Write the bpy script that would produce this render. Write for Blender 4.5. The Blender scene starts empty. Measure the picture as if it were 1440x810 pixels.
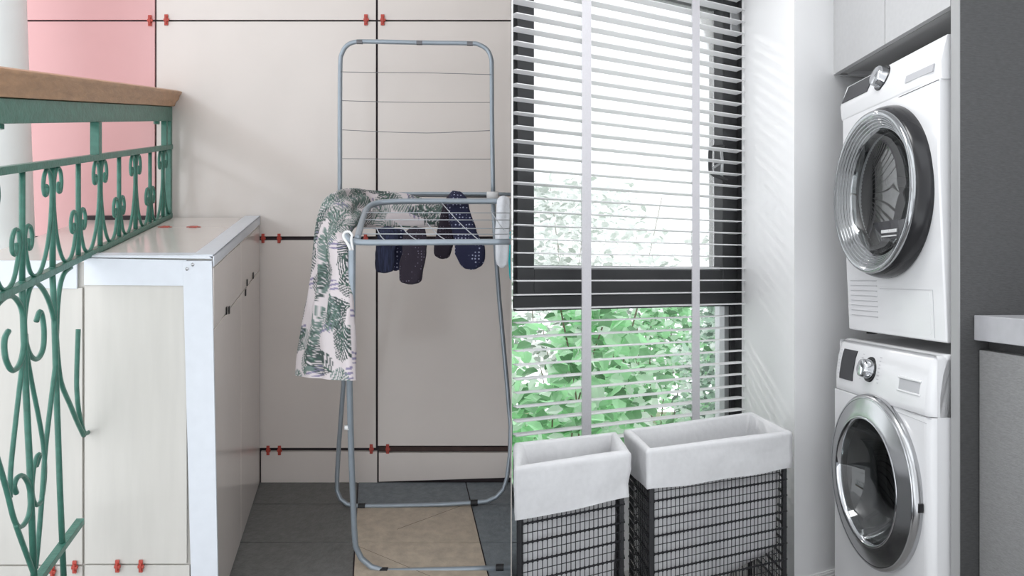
import bpy, bmesh, math, random
from mathutils import Vector, Matrix, noise
random.seed(7)
SC = bpy.context.scene
COL = SC.collection
V = Vector
# ------------------------------------------------------------------ camera, sky, lights, exposure
F, PX, PY, EZ = 1100.0, 800.0, 390.0, 1.12
cam_d = bpy.data.cameras.new('camera'); cam = bpy.data.objects.new('camera', cam_d); COL.objects.link(cam)
cam.location = (0, 0, EZ); cam.rotation_euler = (math.radians(90), 0, 0)
cam_d.sensor_width = 36; cam_d.lens = 36*F/1440
cam_d.shift_x = (720-PX)/1440; cam_d.shift_y = (PY-405)/1440
cam_d.clip_start = .02
SC.camera = cam
W_ = bpy.data.worlds.new('overcast_sky'); SC.world = W_; W_.use_nodes = True
nt = W_.node_tree; bg = nt.nodes['Background']
bg.inputs['Color'].default_value = (.93, .965, 1, 1); bg.inputs['Strength'].default_value = 1.2
def area(name, loc, size, power, direction, col=(1, 1, 1), sy=None):
    l = bpy.data.lights.new(name, 'AREA'); l.energy = power; l.size = size; l.color = col
    if sy: l.shape = 'RECTANGLE'; l.size_y = sy
    o = bpy.data.objects.new(name, l); COL.objects.link(o); o.location = loc
    o.rotation_euler = V(direction).to_track_quat('-Z', 'Y').to_euler(); return o
sun = bpy.data.lights.new('sun', 'SUN'); sun.energy = .5; sun.angle = math.radians(2.2); sun.color = (1, .97, .92)
so = bpy.data.objects.new('sun', sun); COL.objects.link(so)
so.rotation_euler = V((.40, -.75, -.45)).to_track_quat('-Z', 'Y').to_euler()
area('laundry_fill', (.18, 2.0, 2.62), .5, 6.5, (0, 0, -1))  # added fill light for the laundry side, no real fixture
SC.view_settings.view_transform = 'Standard'; SC.view_settings.look = 'None'
SC.view_settings.gamma = 1; SC.view_settings.use_curve_mapping = False
SC.view_settings.exposure = .8

# ------------------------------------------------------------------ materials
def mat(name, c, rough=.5, metal=0, noise_amt=0, noise_scale=20, bump=0, bump_scale=60, trans=0, coat=0, stretch=None, ior=1.45, alpha=1, spec=None):
    m = bpy.data.materials.new(name); m.use_nodes = True
    n = m.node_tree.nodes; l = m.node_tree.links; b = n['Principled BSDF']
    b.inputs['Base Color'].default_value = (*c, 1); b.inputs['Roughness'].default_value = rough
    b.inputs['Metallic'].default_value = metal; b.inputs['Transmission Weight'].default_value = trans
    b.inputs['Coat Weight'].default_value = coat; b.inputs['IOR'].default_value = ior
    b.inputs['Alpha'].default_value = alpha
    if spec is not None: b.inputs['Specular IOR Level'].default_value = spec
    tc = n.new('ShaderNodeTexCoord'); mp = n.new('ShaderNodeMapping'); l.new(tc.outputs['Object'], mp.inputs['Vector'])
    if stretch: mp.inputs['Scale'].default_value = stretch
    if noise_amt:
        t = n.new('ShaderNodeTexNoise'); t.inputs['Scale'].default_value = noise_scale; t.inputs['Detail'].default_value = 5
        l.new(mp.outputs[0], t.inputs['Vector'])
        r = n.new('ShaderNodeMapRange'); r.inputs['From Min'].default_value = .3; r.inputs['From Max'].default_value = .7
        r.inputs['To Min'].default_value = 1-noise_amt; r.inputs['To Max'].default_value = 1+noise_amt
        l.new(t.outputs['Fac'], r.inputs['Value'])
        x = n.new('ShaderNodeVectorMath'); x.operation = 'SCALE'; x.inputs[0].default_value = c
        l.new(r.outputs[0], x.inputs['Scale']); l.new(x.outputs[0], b.inputs['Base Color'])
    if bump:
        t2 = n.new('ShaderNodeTexNoise'); t2.inputs['Scale'].default_value = bump_scale; t2.inputs['Detail'].default_value = 3
        l.new(mp.outputs[0], t2.inputs['Vector'])
        bp = n.new('ShaderNodeBump'); bp.inputs['Strength'].default_value = bump; bp.inputs['Distance'].default_value = .01
        l.new(t2.outputs['Fac'], bp.inputs['Height']); l.new(bp.outputs[0], b.inputs['Normal'])
    return m
M = {}
M['cream'] = mat('cream_laminate', (.72, .66, .62), .16, 0, .03, 3, .05, 5)
M['cream_dull'] = mat('cream_board', (.61, .59, .55), .4, 0, .03, 14, 0, 10, stretch=(3, 3, .3))
M['pink'] = mat('pink_laminate', (.72, .42, .42), .3, 0, .03, 3)
M['joint'] = mat('dark_joint', (.035, .025, .03), .7)
M['brownjoint'] = mat('brown_joint', (.06, .035, .03), .7, 0, .2, 30)
M['red'] = mat('red_plastic', (.48, .07, .05), .4, 0, .2, 90)
M['whitemetal'] = mat('white_painted_metal', (.70, .73, .78), .35, 0, .02, 30)
M['column'] = mat('white_column_paint', (.88, .90, .90), .5, 0, .02, 8)
M['wood'] = mat('handrail_wood', (.47, .27, .15), .4, 0, .14, 10, .1, 30, stretch=(6, .8, 6))
M['green'] = mat('green_paint', (.05, .165, .125), .33, 0, .18, 45, .12, 120)
M['slate'] = mat('slate_tile', (.15, .15, .145), .45, 0, .16, 45, .25, 90)
M['slatew'] = mat('slate_tile_grey', (.19, .215, .235), .45, 0, .15, 45, .25, 90)
M['beige'] = mat('beige_tile', (.52, .44, .35), .5, 0, .14, 30, .2, 60)
M['scratch'] = mat('tile_scratch', (.12, .09, .065), .7)
M['racktube'] = mat('rack_blue_grey_paint', (.34, .39, .44), .28, .35, .05, 30)
M['rackwire'] = mat('rack_wire', (.55, .58, .62), .35, .3)
M['darkwire'] = mat('rack_wire_bare', (.18, .18, .19), .4, .5)
M['whiteplastic'] = mat('white_plastic', (.8, .8, .8), .35)
M['blackplastic'] = mat('black_plastic', (.012, .012, .014), .4)
M['graphite'] = mat('graphite_plastic', (.018, .018, .02), .2, 0)
M['appliance'] = mat('appliance_white', (.80, .80, .81), .22, 0, 0, 10, 0, 10, coat=.2)
M['appl_grey'] = mat('appliance_recess', (.50, .50, .52), .35)
M['chrome'] = mat('chrome', (.62, .63, .65), .09, 1)
M['smoked'] = mat('smoked_chrome', (.40, .41, .42), .10, 1)
M['brushed'] = mat('brushed_chrome', (.50, .505, .515), .2, 1)
M['display'] = mat('display_glass', (.03, .03, .035), .12)
M['drum'] = mat('drum_steel', (.03, .03, .033), .3, .6)
M['gasket'] = mat('rubber_gasket', (.13, .13, .135), .35)
M['darkin'] = mat('dark_interior', (.012, .012, .014), .35)
M['wall'] = mat('white_wall_paint', (.88, .88, .885), .6, 0, .01, 5)
M['ceiling'] = mat('ceiling_paint', (.8, .8, .8), .7, 0, .01, 5)
M['wfloor'] = mat('laundry_floor', (.35, .34, .33), .5, 0, .1, 6)
M['cab'] = mat('grey_cabinet', (.50, .50, .505), .4, 0, .03, 60)
M['cabdark'] = mat('dark_grey_cabinet', (.068, .068, .069), .5, 0, .14, 60, .25, 90, stretch=(1, 1, 5))
M['cabmid'] = mat('mid_grey_cabinet', (.25, .25, .25), .5, 0, .12, 60, .25, 90, stretch=(1, 1, 5))
M['cabedge'] = mat('cabinet_edge', (.36, .36, .36), .4)
M['counter'] = mat('counter_top', (.42, .42, .44), .3, 0, .04, 40)
M['charcoal'] = mat('charcoal_window_frame', (.062, .063, .066), .38)
M['silver'] = mat('silver_window_trim', (.55, .56, .57), .3, .5)
M['slat'] = mat('white_slat', (.78, .78, .79), .4)
M['tape'] = mat('blind_tape', (.62, .61, .64), .8, 0, .04, 200)
M['liner'] = mat('cotton_liner', (.70, .70, .71), .9, 0, .03, 60, .1, 30)
M['blackwire'] = mat('black_wire', (.015, .015, .018), .4)
M['stem'] = mat('plant_stem', (.16, .13, .07), .8)
M['soil'] = mat('garden_ground', (.16, .2, .1), .9, 0, .3, 6)
M['teal'] = mat('teal_cloth', (.02, .42, .45), .9)
M['whitecloth'] = mat('white_cloth', (.78, .80, .84), .9, 0, .05, 40, .3, 60)
M['partition'] = mat('divider_board', (.28, .26, .24), .6)
def translucent(name, c, tr, leafy=False):
    m = bpy.data.materials.new(name); m.use_nodes = True; n = m.node_tree.nodes; l = m.node_tree.links
    b = n['Principled BSDF']; b.inputs['Base Color'].default_value = (*c, 1); b.inputs['Roughness'].default_value = .4
    t = n.new('ShaderNodeBsdfTranslucent'); t.inputs['Color'].default_value = (*[min(1, x*1.5) for x in c], 1)
    mx = n.new('ShaderNodeMixShader'); mx.inputs[0].default_value = tr
    l.new(b.outputs[0], mx.inputs[1]); l.new(t.outputs[0], mx.inputs[2]); l.new(mx.outputs[0], n['Material Output'].inputs[0])
    if leafy:
        g = n.new('ShaderNodeNewGeometry'); cr = n.new('ShaderNodeValToRGB')
        l.new(g.outputs['Random Per Island'], cr.inputs[0]); e = cr.color_ramp
        e.elements[0].color = (*[x*.35 for x in c], 1); md = e.elements.new(.5); md.color = (*[min(.9, x*1.25) for x in c], 1); e.elements[1].color = (*[min(.95, x*1.2+.26) for x in c], 1)
        l.new(cr.outputs[0], b.inputs['Base Color']); l.new(cr.outputs[0], t.inputs['Color'])
    return m
M['leaf_a'] = translucent('broad_leaf', (.25, .66, .26), .55, True)
M['leaf_b'] = translucent('fine_leaf', (.29, .46, .34), .5, True)
M['leaf_c'] = translucent('pale_leaf', (.55, .78, .56), .5, True)
M['slat_t'] = translucent('white_slat_translucent', (.88, .88, .89), .2)
def pane_mat(name, milk):
    m = bpy.data.materials.new(name); m.use_nodes = True; n = m.node_tree.nodes; l = m.node_tree.links
    n.remove(n['Principled BSDF'])
    tp = n.new('ShaderNodeBsdfTransparent'); gl = n.new('ShaderNodeBsdfGlossy'); gl.inputs['Roughness'].default_value = .02
    fr = n.new('ShaderNodeFresnel'); fr.inputs['IOR'].default_value = 1.45
    m1 = n.new('ShaderNodeMixShader'); l.new(fr.outputs[0], m1.inputs[0]); l.new(tp.outputs[0], m1.inputs[1]); l.new(gl.outputs[0], m1.inputs[2])
    out = m1
    if milk:
        tl = n.new('ShaderNodeBsdfTranslucent'); tl.inputs['Color'].default_value = (.97, .97, .97, 1)
        m2 = n.new('ShaderNodeMixShader'); m2.inputs[0].default_value = milk
        l.new(m1.outputs[0], m2.inputs[1]); l.new(tl.outputs[0], m2.inputs[2]); out = m2
    l.new(out.outputs[0], n['Material Output'].inputs[0]); return m
M['pane'] = pane_mat('clear_pane', 0); M['doorglass'] = pane_mat('door_glass', 0)
_n = M['doorglass'].node_tree.nodes; _l = M['doorglass'].node_tree.links
_n['Transparent BSDF'].inputs['Color'].default_value = (.5, .52, .52, 1)
_w = _n.new('ShaderNodeLayerWeight'); _p = _n.new('ShaderNodeMath'); _p.operation = 'POWER'; _p.inputs[1].default_value = 2.5
_q = _n.new('ShaderNodeMath'); _q.operation = 'MULTIPLY_ADD'; _q.inputs[1].default_value = .6; _q.inputs[2].default_value = .09
_l.new(_w.outputs['Facing'], _p.inputs[0]); _l.new(_p.outputs[0], _q.inputs[0]); _l.new(_q.outputs[0], _n['Mix Shader'].inputs[0])
M['washed_pane'] = pane_mat('glow_washed_pane', .16)  # white translucency mixed in to imitate the washed-out glow of the sky
def dots_mat(name, base, dot, scale, thr):
    m = mat(name, base, .9, 0, 0, 10, .3, 150); n = m.node_tree.nodes; l = m.node_tree.links
    tc = [x for x in n if x.type == 'TEX_COORD'][0]
    v = n.new('ShaderNodeTexVoronoi'); v.inputs['Scale'].default_value = scale; v.inputs['Randomness'].default_value = .25
    l.new(tc.outputs['Object'], v.inputs['Vector'])
    c = n.new('ShaderNodeMath'); c.operation = 'LESS_THAN'; c.inputs[1].default_value = thr; l.new(v.outputs['Distance'], c.inputs[0])
    mx = n.new('ShaderNodeMix'); mx.data_type = 'RGBA'; mx.inputs['A'].default_value = (*base, 1); mx.inputs['B'].default_value = (*dot, 1)
    l.new(c.outputs[0], mx.inputs['Factor']); l.new(mx.outputs['Result'], n['Principled BSDF'].inputs['Base Color']); return m
M['sock_dots'] = dots_mat('dotted_sock_cloth', (.016, .018, .05), (.35, .37, .5), 95, .24)
M['sock_knit'] = dots_mat('ribbed_sock_cloth', (.02, .014, .024), (.14, .12, .17), 120, .2)
M['sock_denim'] = mat('navy_sock_cloth', (.018, .022, .05), .9, 0, .7, 40, .3, 100, stretch=(6, 6, .5))
mv = mat('palm_print_cloth', (1, 1, 1), .85, 0, 0, 10, .12, 160); M['palm'] = mv
_a = mv.node_tree.nodes.new('ShaderNodeVertexColor'); _a.layer_name = 'print'
mv.node_tree.links.new(_a.outputs[0], mv.node_tree.nodes['Principled BSDF'].inputs['Base Color'])

# ------------------------------------------------------------------ helpers
def tag(o, label=None, cat=None, group=None, kind=None):
    if label: o['label'] = label
    if cat: o['category'] = cat
    if group: o['group'] = group
    if kind: o['kind'] = kind
    return o
def empty(name, loc=(0, 0, 0), rz=0, **k):
    o = bpy.data.objects.new(name, None); COL.objects.link(o); o.empty_display_size = .1
    o.location = loc; o.rotation_euler = (0, 0, rz); return tag(o, **k)
class MB:
    def __init__(s): s.v = []; s.f = []; s.mi = []; s.cur = 0
    def add(s, vs, fs):
        n = len(s.v); s.v += [tuple(p) for p in vs]
        for f in fs: s.f.append([n+i for i in f]); s.mi.append(s.cur)
        return s
    def hexa(s, p):   # 8 corners: bottom 4 loop, top 4 loop
        return s.add(p, [(3, 2, 1, 0), (4, 5, 6, 7), (0, 1, 5, 4), (1, 2, 6, 5), (2, 3, 7, 6), (3, 0, 4, 7)])
    def box(s, x0, x1, y0, y1, z0, z1):
        return s.hexa([(x0, y0, z0), (x1, y0, z0), (x1, y1, z0), (x0, y1, z0), (x0, y0, z1), (x1, y0, z1), (x1, y1, z1), (x0, y1, z1)])
    def prism(s, a, b):   # two matching loops of points
        n = len(a); fs = [tuple(range(n))[::-1], tuple(range(n, 2*n))]
        for i in range(n): j = (i+1) % n; fs.append((i, j, n+j, n+i))
        return s.add(list(a)+list(b), fs)
    def tube(s, pts, r, n=8, cap=True, flat=None):
        P = [V(p) for p in pts]; m = len(P)
        R = r if isinstance(r, (list, tuple)) else [r]*m
        T = []
        for i in range(m):
            t = (P[min(i+1, m-1)]-P[max(i-1, 0)])
            T.append(t.normalized() if t.length > 1e-9 else V((0, 0, 1)))
        ref = V((0, 0, 1)) if abs(T[0].z) < .9 else V((0, 1, 0))
        nrm = (ref-T[0]*ref.dot(T[0])).normalized(); vs = []
        for i in range(m):
            nrm = (nrm-T[i]*nrm.dot(T[i])).normalized(); bn = T[i].cross(nrm)
            for k in range(n):
                a = 2*math.pi*k/n; vs.append(P[i]+(nrm*math.cos(a)+bn*math.sin(a))*R[i])
        fs = [(i*n+k, i*n+(k+1) % n, (i+1)*n+(k+1) % n, (i+1)*n+k) for i in range(m-1) for k in range(n)]
        if cap: fs += [tuple(range(n))[::-1], tuple(range((m-1)*n, m*n))]
        return s.add(vs, fs)
    def lathe(s, prof, centre, ax_u, ax_v, ax_w, n=64, close=False):   # prof: (radius, along w)
        vs = []; c = V(centre); m = len(prof)
        for r, h in prof:
            for k in range(n):
                a = 2*math.pi*k/n; vs.append(c+V(ax_u)*r*math.cos(a)+V(ax_v)*r*math.sin(a)+V(ax_w)*h)
        fs = [(i*n+k, i*n+(k+1) % n, (i+1)*n+(k+1) % n, (i+1)*n+k) for i in range(m-1) for k in range(n)]
        if close: fs += [((m-1)*n+k, (m-1)*n+(k+1) % n, (k+1) % n, k) for k in range(n)]
        return s.add(vs, fs)
    def build(s, name, mt, parent=None, bevel=0, smooth=False, seg=2, loc=None, **k):
        me = bpy.data.meshes.new(name)
        vv = s.v
        if loc is None and parent is None and len(vv):
            n = len(vv); cx = sum(p[0] for p in vv)/n; cy = sum(p[1] for p in vv)/n; cz = min(p[2] for p in vv); loc = (cx, cy, cz)
        if loc: vv = [(p[0]-loc[0], p[1]-loc[1], p[2]-loc[2]) for p in vv]
        me.from_pydata(vv, [], s.f)
        for x in (mt if isinstance(mt, list) else [mt]): me.materials.append(x)
        for i, p in enumerate(me.polygons): p.material_index = s.mi[i]; p.use_smooth = smooth
        bm = bmesh.new(); bm.from_mesh(me); bmesh.ops.recalc_face_normals(bm, faces=bm.faces); bm.to_mesh(me); bm.free()
        o = bpy.data.objects.new(name, me); COL.objects.link(o)
        if loc: o.location = loc
        if parent: o.parent = parent
        if bevel:
            b = o.modifiers.new('bevel', 'BEVEL'); b.width = bevel; b.segments = seg; b.limit_method = 'ANGLE'; b.angle_limit = math.radians(40)
            for p in me.polygons: p.use_smooth = True
            w = o.modifiers.new('wn', 'WEIGHTED_NORMAL'); w.keep_sharp = True
        return tag(o, **k)
def spline(pts, n=6):
    P = [V(p) for p in pts]; out = []
    for i in range(len(P)-1):
        a = P[max(i-1, 0)]; b = P[i]; c = P[i+1]; d = P[min(i+2, len(P)-1)]
        for k in range(n):
            t = k/n; out.append(.5*((2*b)+(c-a)*t+(2*a-5*b+4*c-d)*t*t+(3*b-a-3*c+d)*t**3))
    out.append(P[-1]); return out
def parent_local(root):   # world-built parts under an empty: root carries the offset
    root.matrix_world
def P3(u, v, y): return V(((u-PX)/F*y, y, EZ+(PY-v)/F*y))

# ================================================================== BALCONY (left)
DL = 2.93
def L(uw, vw, b): return V(((uw-PX)/F*DL+.24545*b, DL-b, EZ+(PY-vw)/F*DL-.20454*b))
def lbox(mb, u0, u1, v0, v1, b0, b1):
    return mb.hexa([L(u0, v1, b0), L(u1, v1, b0), L(u1, v1, b1), L(u0, v1, b1), L(u0, v0, b0), L(u1, v0, b0), L(u1, v0, b1), L(u0, v0, b1)])
def root_at(name, p, **k):
    return empty(name, tuple(p), **k)
def under(o, root):   # keep world position of a world-built mesh while parenting
    o.parent = root; o.location = V(o.location)-V(root.location); return o
def part(mb, name, mt, root, **k):
    o = mb.build(name, mt, None, loc=tuple(root.location), **k); o.location = (0, 0, 0); o.parent = root; return o
# end of the wall at the divider
URIGHT = 719.2
wallL = root_at('wall_back', L(300, 680, 0), kind='structure')
part(lbox(MB(), -406, URIGHT, -420, 690, -.1, -.012), 'backing', M['joint'], wallL)
def panel(u0, u1, v0, v1, mt, off=0, v1b=None):
    m = MB(); b0, b1 = -.012, off
    v1b = v1 if v1b is None else v1b
    m.hexa([L(u0, v1, b0), L(u1, v1b, b0), L(u1, v1b, b1), L(u0, v1, b1), L(u0, v0, b0), L(u1, v0, b0), L(u1, v0, b1), L(u0, v0, b1)])
    part(m, 'cladding_panel', mt, wallL, bevel=.0012)
for u0, u1 in ((-404, -94), (-92, 217.6), (220, 528.6), (531.4, URIGHT)):
    mt = M['pink'] if u1 < 219 else M['cream']
    panel(u0, u1, -290, 28, mt)
    panel(u0, u1, 30.2, 332.5 if u1 > 219 else 332, mt)
panel(-92, 217.6, 336, 690, M['cream']); panel(-404, -94, 336, 690, M['cream'])
panel(220, 528.6, 338, 630, M['cream']); panel(531.4, URIGHT, 337.5, 627, M['cream'])
panel(367, 530.5, 635, 679, M['cream'], .002); panel(532.6, URIGHT, 636.5, 677, M['cream'], .004, 671)
part(lbox(MB(), 533, URIGHT, 629, 635, -.01, -.004), 'joint_strip', M['brownjoint'], wallL)
# dark strip painting in the shade of the gap between ledge and pink wall
lbox(MB(), 122, 236, 303, 309, .0015, .006).build('gap_shade_strip', M['joint'], kind='structure')
# balcony ceiling slab
MB().hexa([(-1.95, -1.1, 3.0), (-.02, -1.1, 3.0), (-.24, 3.03, 3.0), (-1.95, 3.03, 3.0), (-1.95, -1.1, 3.08), (-.02, -1.1, 3.08), (-.24, 3.03, 3.08), (-1.95, 3.03, 3.08)]).build('ceiling', M['ceiling'], kind='structure')
MB().box(-1.5, 1.95, -1.2, -1.1, -.6, 3.0).build('wall_near', M['wall'], kind='structure')  # unseen wall behind the camera, added to cut light on the balcony
# floor with individually coloured slate and beige tiles
mf = MB(); mats = [M['joint'], M['slate'], M['slatew'], M['beige'], M['scratch']]
lbox(mf, -260, 719, 679.5, 740, -.1, 2.2)
us = [-97, 53, 203, 353, 503.5, 655, 719.6]; bs = [0, .166, .415, .665, .915, 1.165, 1.415, 1.665]
for i in range(len(us)-1):
    for j in range(len(bs)-1):
        if i == 4 and j in (1, 2): mf.cur = 3
        elif i == 3 or i < 3: mf.cur = 1
        else: mf.cur = 2
        e = .9
        a0, a1 = us[i]+e, us[i+1]-(e if i < 5 else 0)
        lbox(mf, a0, a1, 678, 680, bs[j]+.0025, bs[j+1]-.0025)
mf.cur = 4
for (ua, ba, ub, bb) in ((555, .335, 640, .18), (504, .43, 600, .62)):
    d = .0016; mf.hexa([L(ua, 678, ba), L(ub, 678, bb), L(ub, 678, bb+d), L(ua, 678, ba+d), L(ua, 677.9, ba), L(ub, 677.9, bb), L(ub, 677.9, bb+d), L(ua, 677.9, ba+d)])
mf.build('floor', mats, kind='structure')
# red clips in the tile joints
def clip(u, v, b, label, s=1, flat=False):
    s *= .85; m = MB()
    if flat:
        lbox(m, u-5, u+5, v-1.2, v, b-.012, b+.012); lbox(m, u-9, u-5, v-.8, v, b-.004, b+.004); lbox(m, u+5, u+9, v-.8, v, b-.004, b+.004)
    else:
        lbox(m, u-3*s, u+3*s, v-9*s, v-2*s, b, b+.005); lbox(m, u-3*s, u+3*s, v+2*s, v+9*s, b, b+.005)
        lbox(m, u-4*s, u+5*s, v-2*s, v+2*s, b, b+.008); lbox(m, u-1.5*s, u+1.5*s, v-6*s, v+6*s, b, b+.009)
    m.build('tile_clip', M['red'], bevel=.0008, label=label, cat='clip', group='red clips in the cladding joints')
clip(211, 29, .0, 'red plastic clip on the pink panel edge, left of the corner joint')
clip(234, 28, .0, 'red plastic clip on the cream panel just right of the pink panels')
clip(514.5, 28, .0, 'red plastic clip in the top joint above the rack, left of the vertical joint')
clip(538, 28, .0, 'red plastic clip in the top joint above the rack, right of the vertical joint')
clip(370, 335, .0, 'red plastic clip in the middle joint nearest the storage box corner', .85)
clip(392.5, 335, .0, 'red plastic clip in the middle joint, second from the storage box', .85)
clip(514, 335, .0, 'red plastic clip seen under the rack corner in the middle joint', .85)
clip(522, 631, .0, 'red plastic clip in the low joint left of the vertical joint', .85)
clip(545, 631, .0, 'red plastic clip in the low joint right of the vertical joint', .85)
clip(393, 633, .0, 'red plastic clip in the low joint near the storage box', .85)
clip(377, 633, .0, 'red plastic clip in the low joint touching the storage box corner', .85)

# ---- storage box clad in cream laminate with white angle trims
K = 1.4; BF = DL*(1-1/K)
def fu(u): return 530+(u-530)/K      # front-face pixel -> wall-plane coordinate
def fv(v): return 165+(v-165)/K
box_ = root_at('storage_cabinet', L(305, 678, .4), label='cream laminate storage box with white metal edge trims against the back wall', cat='cabinet')
part(lbox(MB(), fu(117), 364.5, 307, 677.5, .012, BF-.012), 'carcass', M['cream_dull'], box_)
m = MB(); lbox(m, 244.5, 346, 305.3, 307, .008, .27); lbox(m, 244.5, 346, 305.3, 307, .275, BF-.01)
part(m, 'top_panel', M['cream'], box_, bevel=.0006)
m = MB(); lbox(m, fu(118), fu(262), fv(400), fv(794), BF-.012, BF-.004); lbox(m, fu(118), fu(266), fv(796.5), 677, BF-.012, BF-.004)
part(m, 'front_panel', M['cream_dull'], box_, bevel=.0006)
m = MB(); m.prism([L(fu(118), fv(363), BF), L(fu(118), fv(401), BF), L(fu(260), fv(402), BF), L(fu(262), fv(366), BF)], [L(fu(118), fv(363), BF-.008), L(fu(118), fv(401), BF-.008), L(fu(260), fv(402), BF-.008), L(fu(262), fv(366), BF-.008)])
m.hexa([L(fu(118), fv(362), BF), L(fu(298), fv(364), BF), L(fu(298), fv(364), BF-.001), L(fu(118), fv(362), BF-.001)] + [L(fu(122), 303.8, BF-.001), L(fu(292), 303.8, BF-.001), L(fu(292), 303.8, BF-.045), L(fu(122), 303.8, BF-.045)])
part(m, 'top_rail_trim', M['whitemetal'], box_, bevel=.0008)
m = MB()
m.prism([L(fu(257), fv(367), BF+.002), L(fu(298), fv(367), BF+.002), L(fu(308), 678, BF+.002), L(fu(270.5), 678, BF+.002)], [L(fu(257), fv(367), BF-.008), L(fu(298), fv(367), BF-.008), L(fu(308), 678, BF-.008), L(fu(270.5), 678, BF-.008)])
part(m, 'corner_stile', M['whitemetal'], box_, bevel=.0008)
m = MB(); m.hexa([L(345, 305, .006), L(366.3, 305, .006), L(366.3, 305, BF-.004), L(345, 305, BF-.004), L(345, 303, .006), L(366.3, 303, .006), L(366.3, 303, BF-.004), L(345, 303, BF-.004)])
lbox(m, 364.7, 366.3, 303, 315, .006, BF-.004)
part(m, 'top_edge_trim', M['whitemetal'], box_, bevel=.0008)
for (v0, v1) in ((317, 377.5), (379.5, 676)):
    for (b0, b1) in ((.01, .41), (.413, BF-.008)):
        part(lbox(MB(), 362, 365.8, v0, v1, b0, b1), 'side_panel', M['cream'], box_, bevel=.0008)
m = MB()
for u, v in ((263, 378), (271, 372)):
    p = L(fu(u), fv(v), BF+.002); m.lathe([(.0001, .003), (.004, .002), (.005, 0)], p, (1, 0, 0), (0, 0, 1), (0, -1, 0), 12); part(m, 'screw', M['brushed'], box_, smooth=True); m = MB()
m = MB()
for b, dv in ((.17, -4), (.30, -5), (.33, 5), (.62, 0), (.66, -3)):
    part(lbox(MB(), 365.8, 367, 378.5+dv-4, 378.5+dv+4, b-.006, b+.006), 'joint_clip', M['blackplastic'], box_)
for b, u in ((.165, 262), (.165, 300)): clip(u*.96+8, 305.2, .27, 'small red clip lying in the top joint of the storage box, %s' % ('left one' if u < 280 else 'right one'), .8, True)
for u, w in ((165, 'left of the pair under the box front'), (198, 'right of the pair under the box front')):
    clip(fu(u), fv(796), BF-.002, 'red plastic clip in the bottom front joint, '+w, .8)
# outer ledge beyond the railing
led = root_at('outer_ledge', L(180, 678, .4), label='cream ledge box with white band outside the green railing', cat='ledge')
part(lbox(MB(), 120, 235, 311, 677, .012, BF-.012), 'carcass', M['cream_dull'], led)
part(lbox(MB(), 120, 235.5, 309, 311, .008, BF-.004), 'top_panel', M['cream'], led)
m = MB(); m.hexa([L(120, fv(404), BF-.01), L(fu(108), fv(406), BF-.01), L(fu(108), fv(406), BF), L(120, fv(404), BF), L(120, 309, BF-.01), L(fu(108), 309, BF-.01), L(fu(108), 309, BF), L(120, 309, BF)])
part(m, 'band_trim', M['whitemetal'], led, bevel=.0008)
m = MB(); lbox(m, 120, fu(115), fv(405.5), fv(795), BF-.012, BF-.003); lbox(m, 120, fu(115), fv(797.5), 677, BF-.012, BF-.003)
part(m, 'front_panel', M['cream_dull'], led, bevel=.0006)
clip(fu(105), fv(797), BF-.001, 'red plastic clip in the bottom joint behind the green railing foot', .8)
clip(fu(74), fv(803), BF-.001, 'red plastic clip partly hidden behind the lowest green rail', .8)
# round white column at the far left
m = MB(); yc = 2.55
m.tube([P3(25, 0, yc)+V((-.13, 0, 1.0)), P3(26, 0, yc)+V((-.13, 0, 0)), P3(39, 360, yc)+V((-.13, 0, 0)), P3(44, 560, yc)+V((-.13, 0, 0)), P3(55, 900, yc)+V((-.13, 0, -.6))], .13, 48)
m.build('column', M['column'], smooth=True, label='round white column outside the railing at the left edge', cat='column')
# ---- wooden handrail
prof = [(257, 129), (256, 132.5), (253.5, 134.5), (252.5, 140), (249, 143), (246.5, 149.5), (216, 149.5), (208, 141), (204, 131), (208, 127.5), (250, 127)]
m = MB(); m.prism([L(u, v, .008) for u, v in prof], [L(u, v, 2.5) for u, v in prof])
m.build('handrail', M['wood'], bevel=.0015, label='brown wooden handrail on top of the green balcony railing', cat='handrail')
# ---- green wrought iron railing
rail = root_at('balcony_railing', L(240, 560, .7), label='green wrought iron balcony railing with scrolls, its lower part broken off', cat='railing')
m = MB(); lbox(m, 227, 243, 150, 170, .006, 2.5)
part(m, 'top_bar', M['green'], rail, bevel=.002)
m = MB()
for b in (.13, 1.30): part(MB().tube([L(234, 170, b), L(234, 174, b)], .010, 6), 'bolt', M['green'], rail)
for v0, v1, u0, u1, nm in ((203, 209.5, 236, 244, 'upper_band'), (299.5, 305.5, 235.5, 243.5, 'lower_rail')):
    part(lbox(MB(), u0, u1, v0, v1, .006, 2.5), nm, M['green'], rail, bevel=.0012)
part(lbox(MB(), 236, 244, 557, 563, DL*(1-1/1.438), 2.5), 'bottom_rail', M['green'], rail, bevel=.0012)
part(lbox(MB(), 235.5, 243.5, 170, 300, .012, .034), 'end_post', M['green'], rail, bevel=.0015)
def sq(b, v0, v1, s=.0115, nm='post'):
    part(lbox(MB(), 240-s*F/DL, 240+s*F/DL, v0, v1, b-s, b+s), nm, M['green'], rail, bevel=.0015)
sq(.085, 170, 203.5, .010); sq(.779, 170, 203.5, .0125)
def bk(u): return DL*(1-290/(530-u))
def RP(b, vw, du=0): return L(240+du, vw, b)
def rod(b, v0, v1, r=.0066): part(MB().tube([RP(b, v0), RP(b, v1)], r, 8), 'baluster', M['green'], rail, smooth=True)
PIT = .160; cents = [bk(74)-PIT*2*i for i in range(-4, 5)]
def RH(b, h): return RP(b, 302-h*96/.256)
scr = [(.030, .190), (.026, .198), (.024, .212), (.031, .224), (.043, .215), (.049, .195), (.044, .172), (.036, .166), (.028, .176)]
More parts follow.
